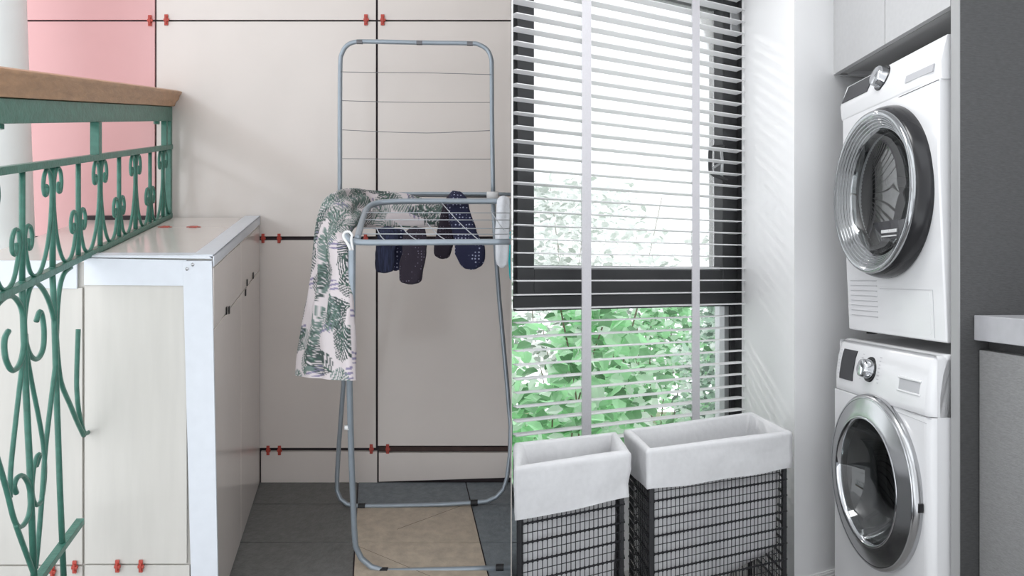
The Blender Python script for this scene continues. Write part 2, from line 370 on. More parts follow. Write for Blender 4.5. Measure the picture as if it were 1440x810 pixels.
base = [(.036, .206), (.030, .200), (.034, .185), (.045, .185), (.052, .205), (.047, .230), (.033, .243), (.018, .236), (.009, .215), (.006, .180), (.008, .150), (.016, .105),
        (.034, .055), (.062, .016), (.090, .006), (.118, .018), (.136, .05), (.146, .085), (.147, .105), (.140, .122), (.124, .124), (.112, .105), (.113, .082), (.124, .072), (.133, .082), (.130, .096)]
for c in cents:
    if not -.05 < c < 2.5: continue
    rod(c, 299, 209, .0068)
    for sg in (-1, 1):
        pts = [RH(c+sg*x, h) for x, h in base if .012 < c+sg*x < 2.5]
        if len(pts) > 6: part(MB().tube(spline(pts, 5), .0046, 6), 'scroll', M['green'], rail, smooth=True)
for c in cents:
    q = c-PIT
    if .02 < q < 2.5: rod(q, 299, 209, .0062)
def tr(u, v):   # a traced point carried onto the railing's own plane
    k = (530-u)/290; return L(240, 165+(v-165)/k, DL*(1-1/k))
traces = [
 ('scroll', .0058, [(12, 465), (7, 475), (6, 490), (9, 508), (17, 521), (26, 515), (32, 497), (34, 470), (32, 442), (26, 425), (15, 416), (0, 424), (-12, 440)]),
 ('scroll', .0058, [(51, 452), (56, 438), (60, 448), (62, 470), (60, 492), (52, 505), (43, 500), (37, 485), (34, 463), (35, 438), (41, 407), (50, 398), (61, 408), (71, 430), (78, 462), (81, 500), (86, 538), (99, 570), (109, 594), (118, 613)]),
 ('broken_scroll', .0058, [(110, 463), (109, 490), (108, 522), (108, 548), (111, 580), (118, 608), (124, 608)]),
 ('scroll', .0054, [(100, 376), (90, 385), (84, 405), (81, 435), (80, 460), (78, 510), (74, 545), (64, 630), (59, 700), (54, 760), (50, 800)]),
 ('scroll', .0054, [(23, 694), (20, 683), (24, 672), (32, 669), (40, 681), (43, 700), (41, 722), (34, 737), (26, 741), (19, 728), (10, 692), (0, 657), (-10, 625)]),
 ('scroll', .0050, [(51, 656), (56, 640), (52, 642), (47, 662), (45, 690), (48, 706), (53, 710), (59, 700), (63, 665), (61, 628), (55, 590), (46, 545), (39, 505), (36, 470)]),
 ('scroll', .0050, [(33, 500), (28, 540), (20, 610), (15, 660), (14, 700)]),
 ('scroll', .0054, [(22, 737), (32, 765), (42, 792), (50, 815), (56, 840)]),
]
for nm, r, pts in traces: part(MB().tube(spline([tr(*p) for p in pts], 5), r, 6), nm, M['green'], rail, smooth=True)
for pts in ([(30, 395), (32, 420), (36, 540), (42, 660), (48, 815)], [(73, 375), (76, 430), (79, 540), (84, 680), (90, 820)]):
    part(MB().tube([tr(*p) for p in pts], .0068, 8), 'baluster', M['green'], rail, smooth=True)

# ---- drying rack
rk = root_at('drying_rack', P3(600, 800, 2.367), label='light blue grey metal clothes drying rack standing on the tiled balcony floor', cat='drying rack')
def T(pts, r, nm, mt=M['racktube'], n=10, sp=0, **k):
    q = [P3(*p) for p in pts]
    if sp: q = spline(q, sp)
    return part(MB().tube(q, r, n), nm, mt, rk, smooth=True, **k)
yu, yt = 2.69, 2.74
T([(478, 276, yu), (478, 180, yu+.02), (478.5, 92, yt), (481, 75, yt), (488, 64, yt), (500, 59, yt), (520, 58.5, yt), (590, 60, yt), (660, 61, yt), (674, 63, yt), (685, 70, yt), (690.5, 82, yt), (691.5, 100, yt), (692, 180, yu+.02), (693.5, 276, yu)], .0078, 'upright_frame', sp=4)
for u in (506, 590, 661):
    part(MB().tube([P3(u-4, 58.8+(u-506)*.016, yt-.002), P3(u+4, 59+(u-506)*.016, yt-.002)], .0083, 8), 'joint_sleeve', M['darkwire'], rk)
for (a, c, e) in ((101, 102.5, 105), (141.5, 144, 144), (182.5, 187, 183.5), (223, 224, 224)):
    T([(479, a, yu+.03), (530, (a+c)/2+.3, yu+.03), (600, c, yu+.03), (650, (c+e)/2, yu+.03), (691, e, yu+.03)], .0011, 'wire', M['darkwire'], 5, 3)
T([(470, 276, yu), (500, 273.5, yu), (600, 272.5, yu), (700, 273, yu), (718.5, 273.5, yu)], .0066, 'rear_bar')
T([(543, 275, yu), (692, 277, yu)], .0035, 'rear_rod', M['darkwire'], 6)
part(MB().tube([P3(685, 276, yu-.02), P3(701, 276, yu-.02)], .016, 12), 'hub', M['whiteplastic'], rk, smooth=True)
yr, yf = 2.38, 2.02
T([(718.5, 283, yr), (640, 283, yr), (575, 283, yr), (545, 284, yr), (526, 287, yr-.02), (516, 294, yr-.05), (511, 305, yr-.12), (506, 322, yr-.25), (502.5, 336, yf+.03)], .0088, 'bed_frame', sp=4)
T([(487, 331, yf+.02), (490, 336, yf+.01), (497, 339.5, yf), (512, 341, yf), (560, 341, yf), (640, 340.5, yf), (718.5, 340, yf)], .0082, 'front_bar', sp=3)
for v in (299, 309, 321, 329):
    f_ = (v-283)/(341-283); y = yr+(yf-yr)*f_; u0 = 513-8*f_
    T([(u0, v, y), (718, v+.5, y)], .0014, 'wire', M['rackwire'], 5)
for a, b in (((621, 285), (674, 338)), ((601, 314), (628, 338)), ((561, 314), (587, 338)), ((529, 320), (542, 338)), ((690, 296), (717, 332))):
    q = [(a[0]+(b[0]-a[0])*t, a[1]+(b[1]-a[1])*t+3*math.sin(math.pi*t), yr+(yf-yr)*((a[1]+(b[1]-a[1])*t)-283)/58) for t in (0, .25, .5, .75, 1)]
    T(q, .0014, 'cross_wire', M['rackwire'], 5, 2)
m = MB().tube(spline([P3(*p) for p in ((493, 352, yf-.02), (489, 343, yf-.02), (483, 333, yf-.015), (485, 327, yf-.01), (491, 326, yf-.01), (495, 331, yf-.01), (494, 337, yf-.015), (496, 352, yf-.015))], 4), .0035, 8)
part(m, 'corner_hook', M['whiteplastic'], rk, smooth=True)
# front U leg
yl = 2.367
T([(492.5, 338, yf+.05), (495, 345, yf+.055), (494.5, 440, 2.12), (491.5, 540, 2.2), (494, 640, 2.28), (498, 740, 2.34), (500, 768, 2.355), (508, 785, yl), (522, 797, yl), (542, 803.5, yl), (600, 802, yl), (660, 800.5, yl), (718.8, 798, yl)], [.0098]*3+[.0088]*10, 'front_leg_frame')
for u, v in ((540, 803.5), (703, 798.6)):
    part(MB().tube([P3(u-5.5, v+.1, yl), P3(u+5.5, v-.1, yl)], .0122, 12), 'rubber_foot', M['blackplastic'], rk, bevel=.001)
yb = 2.745
T([(493, 345, 2.55), (488, 440, 2.62), (483, 540, 2.68), (477, 620, 2.72), (474, 670, yb), (474, 690, yb), (479, 702, yb), (488, 709, yb), (505, 712, yb), (560, 711, yb), (620, 709.5, yb), (664, 707, yb), (684, 705, yb), (698, 699, yb), (708, 688, yb), (713, 672, yb), (717, 640, yb), (718, 600, yb), (713, 540, yb), (702, 420, 2.72), (697.5, 360, 2.71), (693, 277, yu)], .0078, 'rear_leg_frame')
for u, v in ((509, 712), (667, 707)):
    part(MB().tube([P3(u-5, v+.1, yb), P3(u+5, v-.1, yb)], .0112, 12), 'rubber_foot', M['blackplastic'], rk, bevel=.001)
part(MB().tube([P3(489, 598, 2.25), P3(489, 604, 2.25)], .010, 10), 'knob', M['whiteplastic'], rk, smooth=True)

# ---- palm print shorts draped over the left end of the rack
leaves = []
rl = random.Random(11)
for a in range(14):
    for b in range(0, 3):
        for q in range(2):
            leaves.append((a*.075+rl.uniform(-.03, .03), b*.105+rl.uniform(-.03, .03)+(.05 if a % 2 else 0), rl.uniform(-.7, .7)+math.pi*q+rl.choice((0, .9, -.9)), rl.uniform(.07, .11), rl.random()))
def palm_colour(s, w):
    c = (.66, .60, .61)
    if math.sin(s*52) > .70 and (math.sin(s*52*9+w*90) > .1): c = (.25, .22, .34) if math.sin(w*38+s*9) > 0 else c
    for (ls, lw, a, ln, tone) in leaves:
        dx, dy = s-ls, w-lw
        if abs(dx) > ln or abs(dy) > ln: continue
        ca, sa = math.cos(a), math.sin(a); x = dx*ca+dy*sa; y = -dx*sa+dy*ca
        y -= .9*x*x*4
        if 0 < x < ln:
            wd = .040*math.sin(math.pi*min(1, (x/ln)*.85+.12))
            if abs(y) < .0016: c = (.06, .12, .09)
            elif abs(y) < wd and ((x+abs(y)*1.1)/.0105) % 1 < .55:
                c = (.055, .08, .075) if tone < .6 else (.16, .22, .20)
    return c
backp = [(622, 287, 2.60), (590, 281, 2.63), (555, 274, 2.63), (515, 270, 2.60), (482, 270, 2.50), (463, 278, 2.36), (456, 300, 2.33), (451, 325, 2.31), (447, 350, 2.30), (441, 395, 2.29), (432, 440, 2.28), (424, 490, 2.28), (419, 527, 2.28)]
frontp = [(640, 318, 2.46), (600, 318, 2.45), (560, 318, 2.43), (530, 317, 2.40), (508, 316, 2.33), (497, 322, 2.22), (489, 335, 2.14), (488, 345, 2.10), (489, 360, 2.09), (491, 400, 2.09), (493, 440, 2.09), (495, 490, 2.10), (498, 535, 2.10)]
NS, NT = 360, 150
bp = spline([P3(*p) for p in backp], 30); fp = spline([P3(*p) for p in frontp], 30)
vs = []; cols = []; fs = []
slen = 0; prev = None
for i in range(NS+1):
    q = i/NS*(len(bp)-1); j = min(int(q), len(bp)-2); fr = q-j
    A = bp[j].lerp(bp[j+1], fr); B = fp[j].lerp(fp[j+1], fr); mid = (A+B)/2
    if prev is not None: slen += (mid-prev).length
    prev = mid
    j2 = min(j+3, len(bp)-1); j1 = max(j-3, 0)
    tang = ((bp[j2]+fp[j2])-(bp[j1]+fp[j1])).normalized(); ac = (B-A); wl = ac.length; acn = ac.normalized()
    nr = tang.cross(acn).normalized()
    hang = min(1, max(0, (slen-.22)/.12))
    for k in range(NT):
        a = 2*math.pi*k/NT; cx = -math.cos(a)
        w = .5+.5*(1 if cx > 0 else -1)*abs(cx)**.8
        th = (.016+.012*hang)*math.copysign(abs(math.sin(a))**.7, math.sin(a))
        p = A+ac*w+nr*th
        side = 1 if a < math.pi else -1
        ph = w*wl
        amp = .010*(1-.35*hang)
        fold = amp*(math.sin(ph*70+2.5*noise.noise(V((slen*5, 1, side*3))))*.7 + noise.noise(V((ph*22, slen*9, side*4)))*1.3)
        if hang < .5: fold += .009*noise.noise(V((slen*14, ph*34, 5+side)))
        p = p+nr*fold*abs(math.sin(a))**.5+V((0, 0, .006*noise.noise(V((slen*10, w*4, 8)))*(1-hang)))
        vs.append(p)
        cols.append(palm_colour(slen+(.03 if side > 0 else .31), ph))
for i in range(NS):
    for k in range(NT): fs.append((i*NT+k, i*NT+(k+1) % NT, (i+1)*NT+(k+1) % NT, (i+1)*NT+k))
m = MB(); m.add(vs, fs); sh = m.build('palm_print_shorts', M['palm'], smooth=True, label='pale pink palm leaf print shorts draped over the left end of the drying rack', cat='shorts')
ca = sh.data.color_attributes.new('print', 'FLOAT_COLOR', 'POINT')
for i, c in enumerate(cols): ca.data[i].color = (*c, 1)
# ---- socks and cloths on the wires
def sock(pts, ws, thick, mt, name, label, cat='sock', grp=None, curl=0):
    q = spline([P3(*p) for p in pts], 6); n = len(q); N = 28; vs = []
    W = []
    for i in range(n):
        t = i/(n-1)*(len(ws)-1); j = min(int(t), len(ws)-2); W.append(ws[j]+(ws[j+1]-ws[j])*(t-j))
    for i in range(n):
        tg = (q[min(i+1, n-1)]-q[max(i-1, 0)]).normalized(); side = tg.cross(V((0, 1, 0))).normalized(); nr = side.cross(tg).normalized()
        w = W[i]/F*q[i].y/2
        e = min(i, n-1-i)/n; rd = min(1, math.sqrt(max(.04, 1-(1-min(1, e*9))**2)))
        for k in range(N):
            a = 2*math.pi*k/N
            f_ = 1+.10*noise.noise(V((a*1.3, i*.22, pts[0][0])))
            vs.append(q[i]+side*math.cos(a)*w*rd*f_+nr*math.sin(a)*thick*rd*(1+.25*math.sin(3*a+i*.15)))
    fs = [(i*N+k, i*N+(k+1) % N, (i+1)*N+(k+1) % N, (i+1)*N+k) for i in range(n-1) for k in range(N)]+[tuple(range(N)), tuple(range((n-1)*N, n*N))]
    m = MB(); m.add(vs, fs); m.build(name, mt, smooth=True, label=label, cat=cat, group=grp)
g = 'dark socks on the drying rack'
sock([(549, 320, 2.23), (545, 335, 2.21), (542, 352, 2.2), (541, 368, 2.2), (542, 384, 2.2)], [34, 30, 26, 28, 26], .012, M['sock_denim'], 'sock', 'navy blue sock hanging nearest the palm print shorts', grp=g)
sock([(563, 322, 2.26), (560, 345, 2.26), (557, 362, 2.26), (556, 381, 2.26)], [26, 22, 18, 14], .010, M['sock_dots'], 'sock', 'small dotted navy sock half hidden between two dark socks', grp=g)
sock([(583, 322, 2.20), (583, 338, 2.17), (582, 358, 2.16), (578, 380, 2.16), (577, 400, 2.16)], [32, 34, 35, 34, 30], .013, M['sock_knit'], 'sock', 'black ribbed sock hanging lowest, left of the dotted pair', grp=g)
sock([(636, 272, 2.5), (632, 290, 2.47), (628, 315, 2.45), (624, 342, 2.44), (620, 364, 2.44)], [8, 18, 22, 27, 22], .012, M['sock_knit'], 'sock', 'dark sock of the middle pair with its toe turned left', grp=g)
sock([(638, 271, 2.46), (642, 283, 2.42), (647, 305, 2.40), (654, 330, 2.38), (661, 352, 2.37), (666, 379, 2.37)], [12, 30, 32, 34, 42, 32], .013, M['sock_dots'], 'sock', 'navy sock with white dots hanging in the middle of the rack', grp=g)
sock([(708, 277, 2.36), (708, 295, 2.34), (707, 330, 2.34), (706, 377, 2.34)], [18, 20, 21, 18], .012, M['whitecloth'], 'sock', 'white sock on the right end of the drying rack')
sock([(717.6, 325, 2.26), (717.8, 345, 2.26), (717.2, 368, 2.26), (717.8, 394, 2.26)], [2.5, 3.0, 4.5, 2.5], .006, M['teal'], 'teal_cloth', 'sliver of teal cloth at the right end of the rack', cat='cloth')

# ================================================================== divider between the two places
m = MB()
def dv(y, off): return (-80/F*y-off, y)
a0 = dv(1.78, .0005); a1 = dv(3.25, .0005); b0 = dv(1.78, .003); b1 = dv(3.25, .003)
m.hexa([(*a0, -.5), (*a1, -.5), (*b1, -.5), (*b0, -.5), (*a0, 2.8), (*a1, 2.8), (*b1, 2.8), (*b0, 2.8)])
m.mi = [0]*6; m.mi[2] = 0
for k_ in range(6):
    f_ = m.f[k_]
    if all(i in (0, 1, 4, 5) for i in f_): m.mi[k_] = 1
m.build('wall_divider', [M['partition'], M['wall']], kind='structure')  # unseen faces: dark one dims the balcony, white one bounces light into the laundry

# ================================================================== LAUNDRY ROOM (right)
eD = V((-.1022, .9948, 0)); eN = V((-.9948, -.1022, 0)); eR = V((.8583, .5131, 0)); nW = V((-.5131, .8583, 0))
J = V((.728, 3.268, 0)); C0 = V((.784, 2.72, 0))
def wp(t, off, z): p = J+eR*t+nW*off; return V((p.x, p.y, z))
def hitw(u, off):     # window-wall coordinate of a sight line
    k = (u-PX)/F; B = J+nW*off
    return (k*B.y-B.x)/(eR.x-k*eR.y)
def zat(u, v, off): t = hitw(u, off); p = wp(t, off, 0); return EZ+(PY-v)/F*p.y
def wbox(m, t0, t1, o0, o1, z0, z1):
    def cl(t, o): return max(t, hitw(721, o))
    return m.hexa([wp(cl(t0, o0), o0, z0), wp(t1, o0, z0), wp(t1, o1, z0), wp(cl(t0, o1), o1, z0), wp(cl(t0, o0), o0, z1), wp(t1, o0, z1), wp(t1, o1, z1), wp(cl(t0, o1), o1, z1)])
TL = hitw(720.6, 0)
# side wall block: reveal face towards the window bay and the short face behind the machines
def wall_prism(pts, z0, z1, name, mt, **k):
    m = MB(); m.prism([V((p.x, p.y, z0)) for p in pts], [V((p.x, p.y, z1)) for p in pts]); return m.build(name, mt, kind='structure', **k)
wall_prism([C0, C0+eR*1.5, C0+eR*1.5+eD*.75, wp(hitw(1043, .17)+.5, .17, 0), wp(hitw(1042, .17), .17, 0), J], 0, 2.7, 'wall_right_of_window', M['wall'])
Q = V((1.026, 2.102, 0))
wr = Q-eN*.66
wall_prism([wr-eD*2.2, wr-eD*2.2-eN*.1, wr+eD*1.1-eN*.1, wr+eD*1.1], 0, 2.7, 'wall_right', M['wall'])
# wall above and below the window
m = MB(); wbox(m, TL, .0, .02, .20, 2.38, 2.7); m.build('wall_above_window', M['wall'], kind='structure')
m = MB(); wbox(m, TL, .0, .02, .20, 0, .30); m.build('wall_below_window', M['wall'], kind='structure')
m = MB(); m.prism([V((-.13, 1.79, 2.66)), V((1.9, 1.0, 2.66)), V((1.9, 3.6, 2.66)), V((-.235, 3.25, 2.66))], [V((-.13, 1.79, 2.72)), V((1.9, 1.0, 2.72)), V((1.9, 3.6, 2.72)), V((-.235, 3.25, 2.72))])
m.build('ceiling', M['ceiling'], kind='structure')
m = MB(); m.prism([V((-.09, 1.3, -.05)), V((1.9, .6, -.05)), V((1.9, 3.6, -.05)), V((-.21, 2.9, -.05))], [V((-.09, 1.3, 0)), V((1.9, .6, 0)), V((1.9, 3.6, 0)), V((-.21, 2.9, 0))])
m.build('floor', M['wfloor'], kind='structure')
# baseboard on the short wall face and on the reveal
nb = V((.5131, -.8583, 0))
m = MB(); p0 = C0-eR*.01; p1 = C0+eR*.26
for (z0, z1, d) in ((0, .055, .014), (.055, .065, .010), (.065, .07, .006)):
    a = [p0, p1, p1+nb*d, p0+nb*d]; m.prism([V((p.x, p.y, z0)) for p in a], [V((p.x, p.y, z1)) for p in a])
m.build('baseboard_right', M['wall'], kind='structure', bevel=.002)
# casing strip at the jamb
m = MB(); t0 = hitw(1046, -.01)
wbox(m, t0, t0+.02, -.012, .004, .30, 2.38); m.build('trim_2', M['wall'], kind='structure', bevel=.003)

# ---- window
win = empty('window_1', tuple(wp(TL/2, .12, .3)), kind='structure')
O0, O1 = .09, .16
def ft(u, off=O0): return hitw(u, off)
ztr1 = zat(870, 379, O0); ztr0 = zat(870, 434, O0)
TL2 = ft(720.4)
m = MB(); wbox(m, ft(1033.5), ft(1041)+.03, .05, O1+.02, .30, 2.38)
wbox(m, TL2, ft(1041), O0+.01, O1+.02, .30, .36); wbox(m, TL2, ft(1041), O0+.01, O1+.02, 2.32, 2.38)
part(m, 'outer_frame', M['charcoal'], win, bevel=.003)
m = MB(); wbox(m, TL2, ft(1034), O0-.01, O1+.02, ztr0, ztr0+.055); 
part(m, 'transom', M['charcoal'], win, bevel=.004)
# upper sash
m = MB(); wbox(m, ft(1012), ft(1032.6), O0-.02, O1, ztr0+.058, 2.32); wbox(m, ft(724), ft(748), O0-.02, O1, ztr0+.058, 2.32)
wbox(m, ft(748)-.001, ft(1012)+.001, O0-.02, O1, ztr0+.058, ztr1); wbox(m, ft(748), ft(1012), O0-.02, O1, 2.26, 2.32)
part(m, 'upper_sash', M['charcoal'], win, bevel=.004)
m = MB(); wbox(m, ft(748), ft(1012), O0, O0+.012, ztr1, ztr1+.014); part(m, 'glazing_bead', M['silver'], win)
m = MB(); wbox(m, ft(748), ft(1012), .125, .131, ztr1, 2.26); part(m, 'pane', M['washed_pane'], win)
m = MB(); wbox(m, TL2, ft(1022), .125, .131, .36, ztr0); part(m, 'pane', M['pane'], win)
m = MB(); wbox(m, ft(1021), ft(1027), O0+.01, O1, .36, ztr0-.002); part(m, 'lower_bead', M['silver'], win)
m = MB(); wbox(m, ft(1027.5), ft(1033), O0, O1, .36, ztr0-.002); part(m, 'lower_stile', M['charcoal'], win)
# handle of the sash: flat curved lever loop
def wq(u, v, off): p = wp(hitw(u, off), off, 0); return V((p.x, p.y, EZ+(PY-v)/F*p.y))
hp = [(1018, 206), (1004, 207), (999, 212), (998.5, 226), (999, 240), (1004, 246), (1014, 250), (1022, 254)]
part(MB().tube(spline([wq(u, v, .045) for u, v in hp], 4), .0085, 8), 'handle', M['charcoal'], win, smooth=True)
m = MB().tube([wq(1014, 206, .045), wq(1016, 228, .05), wq(1015, 250, .045)], .006, 8); m.tube([wq(1000, 238, .045), wq(1016, 228, .05)], .005, 8)
part(m, 'handle_bracket', M['silver'], win, smooth=True)
m = MB(); wbox(m, ft(1021), ft(1037), .06, O0-.02, zat(1030, 46, .07), zat(1030, 10, .07)); part(m, 'hinge', M['silver'], win, bevel=.004)

# ---- venetian blind
bl = empty('venetian_blind', tuple(wp(TL/2, -.005, .42)), label='white horizontal slat venetian blind in front of the window', cat='blind')
tR = hitw(1042, 0); PITCH = .0487
zb = zat(860, 596, 0)
n0 = -3; SN = 44
rb = random.Random(3)
for i in range(SN):
    z = zb+PITCH*(i+n0)
    if z > 2.33: break
    m = MB(); N = 6; top = []; bot = []
    tilt = rb.uniform(-.0008, .0008)
    for e in (TL+.003, tR):
        for k in range(N+1):
            o = -.027+.054*k/N; c = .0022*(1-(2*k/N-1)**2)+tilt*(2*k/N-1)
            e2 = max(e, hitw(721, o)); top.append(wp(e2, o, z+c+.0013)); bot.append(wp(e2, o, z+c-.0013))
    vs = top[:N+1]+top[N+1:]+bot[:N+1]+bot[N+1:]; n1 = N+1; fs = []
    for k in range(N):
        fs.append((k, k+1, n1+k+1, n1+k)); fs.append((2*n1+k, 3*n1+k, 3*n1+k+1, 2*n1+k+1))
    fs += [(0, n1, 3*n1, 2*n1), (N, 2*n1+N, 3*n1+N, n1+N)]
    fs += [tuple(list(range(0, n1))+list(range(2*n1, 3*n1))[::-1]), tuple(list(range(n1, 2*n1))+list(range(3*n1, 4*n1))[::-1])]
    m.add(vs, fs); part(m, 'slat', M['slat_t'], bl)
zlow = zb+PITCH*n0-.03
m = MB(); wbox(m, TL+.003, tR, -.027, .027, zlow-.012, zlow+.008); part(m, 'bottom_rail', M['slat'], bl, bevel=.003)
m = MB(); wbox(m, TL+.003, tR, -.03, .03, 2.335, 2.375); part(m, 'head_rail', M['slat'], bl, bevel=.003)
for u0, u1 in ((818.5, 831.5), (973.5, 984)):
    m = MB(); wbox(m, hitw(u0, -.031), hitw(u1, -.031), -.031, -.0298, zlow, 2.34); part(m, 'ladder_tape', M['tape'], bl)
    m = MB().tube([wp(hitw(u0-1, .03), .03, zlow), wp(hitw(u0-1, .03), .03, 2.34)], .0008, 5); part(m, 'ladder_cord', M['tape'], bl)
m = MB().tube([wp(tR+.006, -.03, .7), wp(tR+.006, -.03, 2.35)], .0016, 6); part(m, 'pull_cord', M['tape'], bl)

# ---- laundry baskets
def basket(FL, FR, BR, BL, H, label, bag_low, liner_drop, seed, left_open=False):
    cx = (FL+FR+BR+BL)/4
    r = empty('laundry_basket', (cx.x, cx.y, 0), label=label, cat='basket', group='wire laundry baskets under the window')
    cor = [FL, FR, BR, BL]
    def ins(p, d): return p+(cx-p).normalized()*d
    def at(p, z): return V((p.x, p.y, z))
    # black frame: corner posts and hoops
    for p in cor:
        q = ins(p, .016); m = MB().box(q.x-.007, q.x+.007, q.y-.007, q.y+.007, .012, H-.012); part(m, 'corner_post', M['blackwire'], r, bevel=.002)
        m = MB().lathe([(.0001, .0), (.012, .0), (.012, .010), (.009, .0125), (.0001, .0125)], (q.x, q.y, 0), (1, 0, 0), (0, 1, 0), (0, 0, 1), 12); part(m, 'foot', M['blackplastic'], r)
    loop = [ins(p, .008) for p in cor]
    m = MB()
    for z, rr in ((H-.006, .005), (.03, .005)):
        for i in range(4): m.tube([at(loop[i], z), at(loop[(i+1) % 4], z)], rr, 6)
        part(m, 'hoop', M['blackwire'], r); m = MB()
    for i in range(4):
        a, b = loop[i], loop[(i+1) % 4]; ln = (b-a).length; n = max(4, int(ln/.0148)); m = MB()
        for k in range(1, n):
            p = a.lerp(b, k/n); m.tube([at(p, .03), at(p, H-.01)], 0.0013, 5, False)
        nz = int((H-.1)/.0255)
        for k in range(nz):
            z = H-.04-k*.0255; rr = .0029 if k % 2 == 0 else .0013
            m.tube([at(a, z), at(b, z)], rr, 6, False)
            if k % 2 == 0:
                for q in range(1, n):
                    p = a.lerp(b, q/n); m.tube([at(p, z-.004), at(p, z+.004)], .0030, 6)
        part(m, 'wire_mesh', M['blackwire'], r)
    # cotton liner: turned-down band, rim, and bag hanging inside
    N = 64; per = []
    for i in range(4):
        a, b = cor[i], cor[(i+1) % 4]
        for k in range(N//4*2): per.append((a.lerp(b, k/(N//4*2)), i))
    n = len(per); m = MB(); rows = []
    def ring(d, zf, amp, key):
        out = []
        for idx, (p, s) in enumerate(per):
            q = ins(p, d); o = (p-cx).normalized()
            w = amp*noise.noise(V((p.x*9, p.y*9, key+zf(idx)*6+seed)))+amp*.6*noise.noise(V((p.x*30, p.y*30, key*3+seed)))
            out.append(V((q.x, q.y, zf(idx)+.4*w))+o*w)
        return out
    def zl(f):
        return lambda idx: H+.008-f*(liner_drop+.012*noise.noise(V((per[idx][0].x*5, per[idx][0].y*5, seed))))
    rings = [ring(-.006-.004*(1-f), zl(f), .0015+.008*f*(1-f)*2+.003*f, f*2) for f in (1, .96, .85, .7, .55, .4, .25, .12, .05)]
    rings += [ring(-.005, lambda i: H+.010, .001, 5), ring(.010, lambda i: H+.012, .001, 5), ring(.022, lambda i: H+.004, .001, 5)]
    def zi(f):
        return lambda idx: H-(H-bag_low(per[idx][0]))*f
    rings += [ring(.030+.01*f, zi(f), .008, 9+f) for f in (.08, .2, .35, .5, .65, .8, .9)]
    rings += [ring(.05, zi(.97), .01, 11), ring(.11, zi(1.0), .006, 12)]
    vs = [p for rg in rings for p in rg]; fs = [(i*n+k, i*n+(k+1) % n, (i+1)*n+(k+1) % n, (i+1)*n+k) for i in range(len(rings)-1) for k in range(n)]
    fs.append(tuple(range((len(rings)-1)*n, len(rings)*n)))
    m.add(vs, fs); part(m, 'cotton_liner', M['liner'], r, smooth=True)
def BP(u, v, drop): y = drop*F/(v-PY); return V(((u-PX)/F*y, y, 0))
B2 = [BP(911.7, 631, .49), BP(1110, 606, .49), BP(1057, 579, .49), BP(880.7, 603.5, .49)]
B2 = [B2[0], B2[1], B2[2], B2[3]]
H = EZ-.49-.012
basket(*B2, H, 'black wire laundry basket with white liner, whole and nearer the washing machine', lambda p: .12+.10*max(0, (p.x-.35)/.3), .115, 1.3)
fr = BP(881.7, 633, .49); br = BP(865, 607, .49); fl = BP(725.5, 656, .49); bl_ = BP(726.5, 622, .49)
basket(fl, fr, br, bl_, H, 'black wire laundry basket with white liner, cut off by the picture divide', lambda p: .12, .135, 4.7)

# ---- washing machine and dryer (local axes: x along the front, y outwards, z up)
RZ = math.atan2(eD.y, eD.x)
def machine(name, label, cat, z): return empty(name, (Q.x+eD.x*.012, Q.y+eD.y*.012, z), RZ, label=label, cat=cat)
X, Y, Z = V((1, 0, 0)), V((0, 1, 0)), V((0, 0, 1))
def lp(mb, name, mt, root, **k):
    o = mb.build(name, mt, None, loc=(0, 0, 0), **k); o.parent = root; return o
def front_with_hole(m, x0, x1, z0, z1, y, cx, cz, r, depth, n=96, yt=None):
    ring_o, ring_i = [], []
    for k in range(n):
        a = 2*math.pi*(k+.5)/n; dx, dz = math.cos(a), math.sin(a); s = 1e9
        if dx > 1e-6: s = min(s, (x1-cx)/dx)
        if dx < -1e-6: s = min(s, (x0-cx)/dx)
        if dz > 1e-6: s = min(s, (z1-cz)/dz)
        if dz < -1e-6: s = min(s, (z0-cz)/dz)
        ring_o.append((cx+dx*s, y, cz+dz*s)); ring_i.append((cx+dx*r, y, cz+dz*r))
    # corners
    cs = [(x0, z0), (x1, z0), (x1, z1), (x0, z1)]
    for c in cs:
        best = min(range(n), key=lambda k: (ring_o[k][0]-c[0])**2+(ring_o[k][2]-c[1])**2); ring_o[best] = (c[0], y, c[1])
    ob = [(p[0], y-.05, p[2]) for p in ring_o]; ib = [(p[0], y-depth, p[2]) for p in ring_i]
    vs = ring_i+ring_o+ob+ib
    fs = []
    for k in range(n):
        j = (k+1) % n
        fs += [(k, j, n+j, n+k), (n+k, n+j, 2*n+j, 2*n+k), (k, 3*n+k, 3*n+j, j)]
    m.add(vs, fs)
DZ = .929
dr = machine('tumble_dryer', 'white tumble dryer with black ringed round glass door stacked on the washing machine', 'dryer', DZ)
DW = .586; CX, CZ = .293, 1.38-DZ; ztop = .849
m = MB(); m.box(.0, DW, -.58, -.02, 0.012, ztop-.006); m.f.remove([2, 3, 7, 6]); m.mi.pop(); lp(m, 'body', M['appliance'], dr, bevel=.012, seg=3)
def rrect(x0, x1, z0, z1, r, y, n=6):
    pts = []
    for cx_, cz_, a0 in ((x1-r, z1-r, 0), (x0+r, z1-r, 90), (x0+r, z0+r, 180), (x1-r, z0+r, 270)):
        for k in range(n+1):
            a = math.radians(a0+90*k/n); pts.append(V((cx_+r*math.cos(a), y, cz_+r*math.sin(a))))
    return pts
def slab(m, x0, x1, z0, z1, y0, y1, r=.01): m.prism(rrect(x0, x1, z0, z1, r, y0), rrect(x0, x1, z0, z1, r, y1))
# front shell with the door opening; sides roll back
m = MB(); front_with_hole(m, 0.006, DW-.002, .012, .745, 0.0, CX, CZ, .185, .05)
m.v = [(x, (y+.024*min(1, max(0, z/.5))), z) for x, y, z in m.v]
lp(m, 'front_shell', M['appliance'], dr, bevel=.006, seg=3)
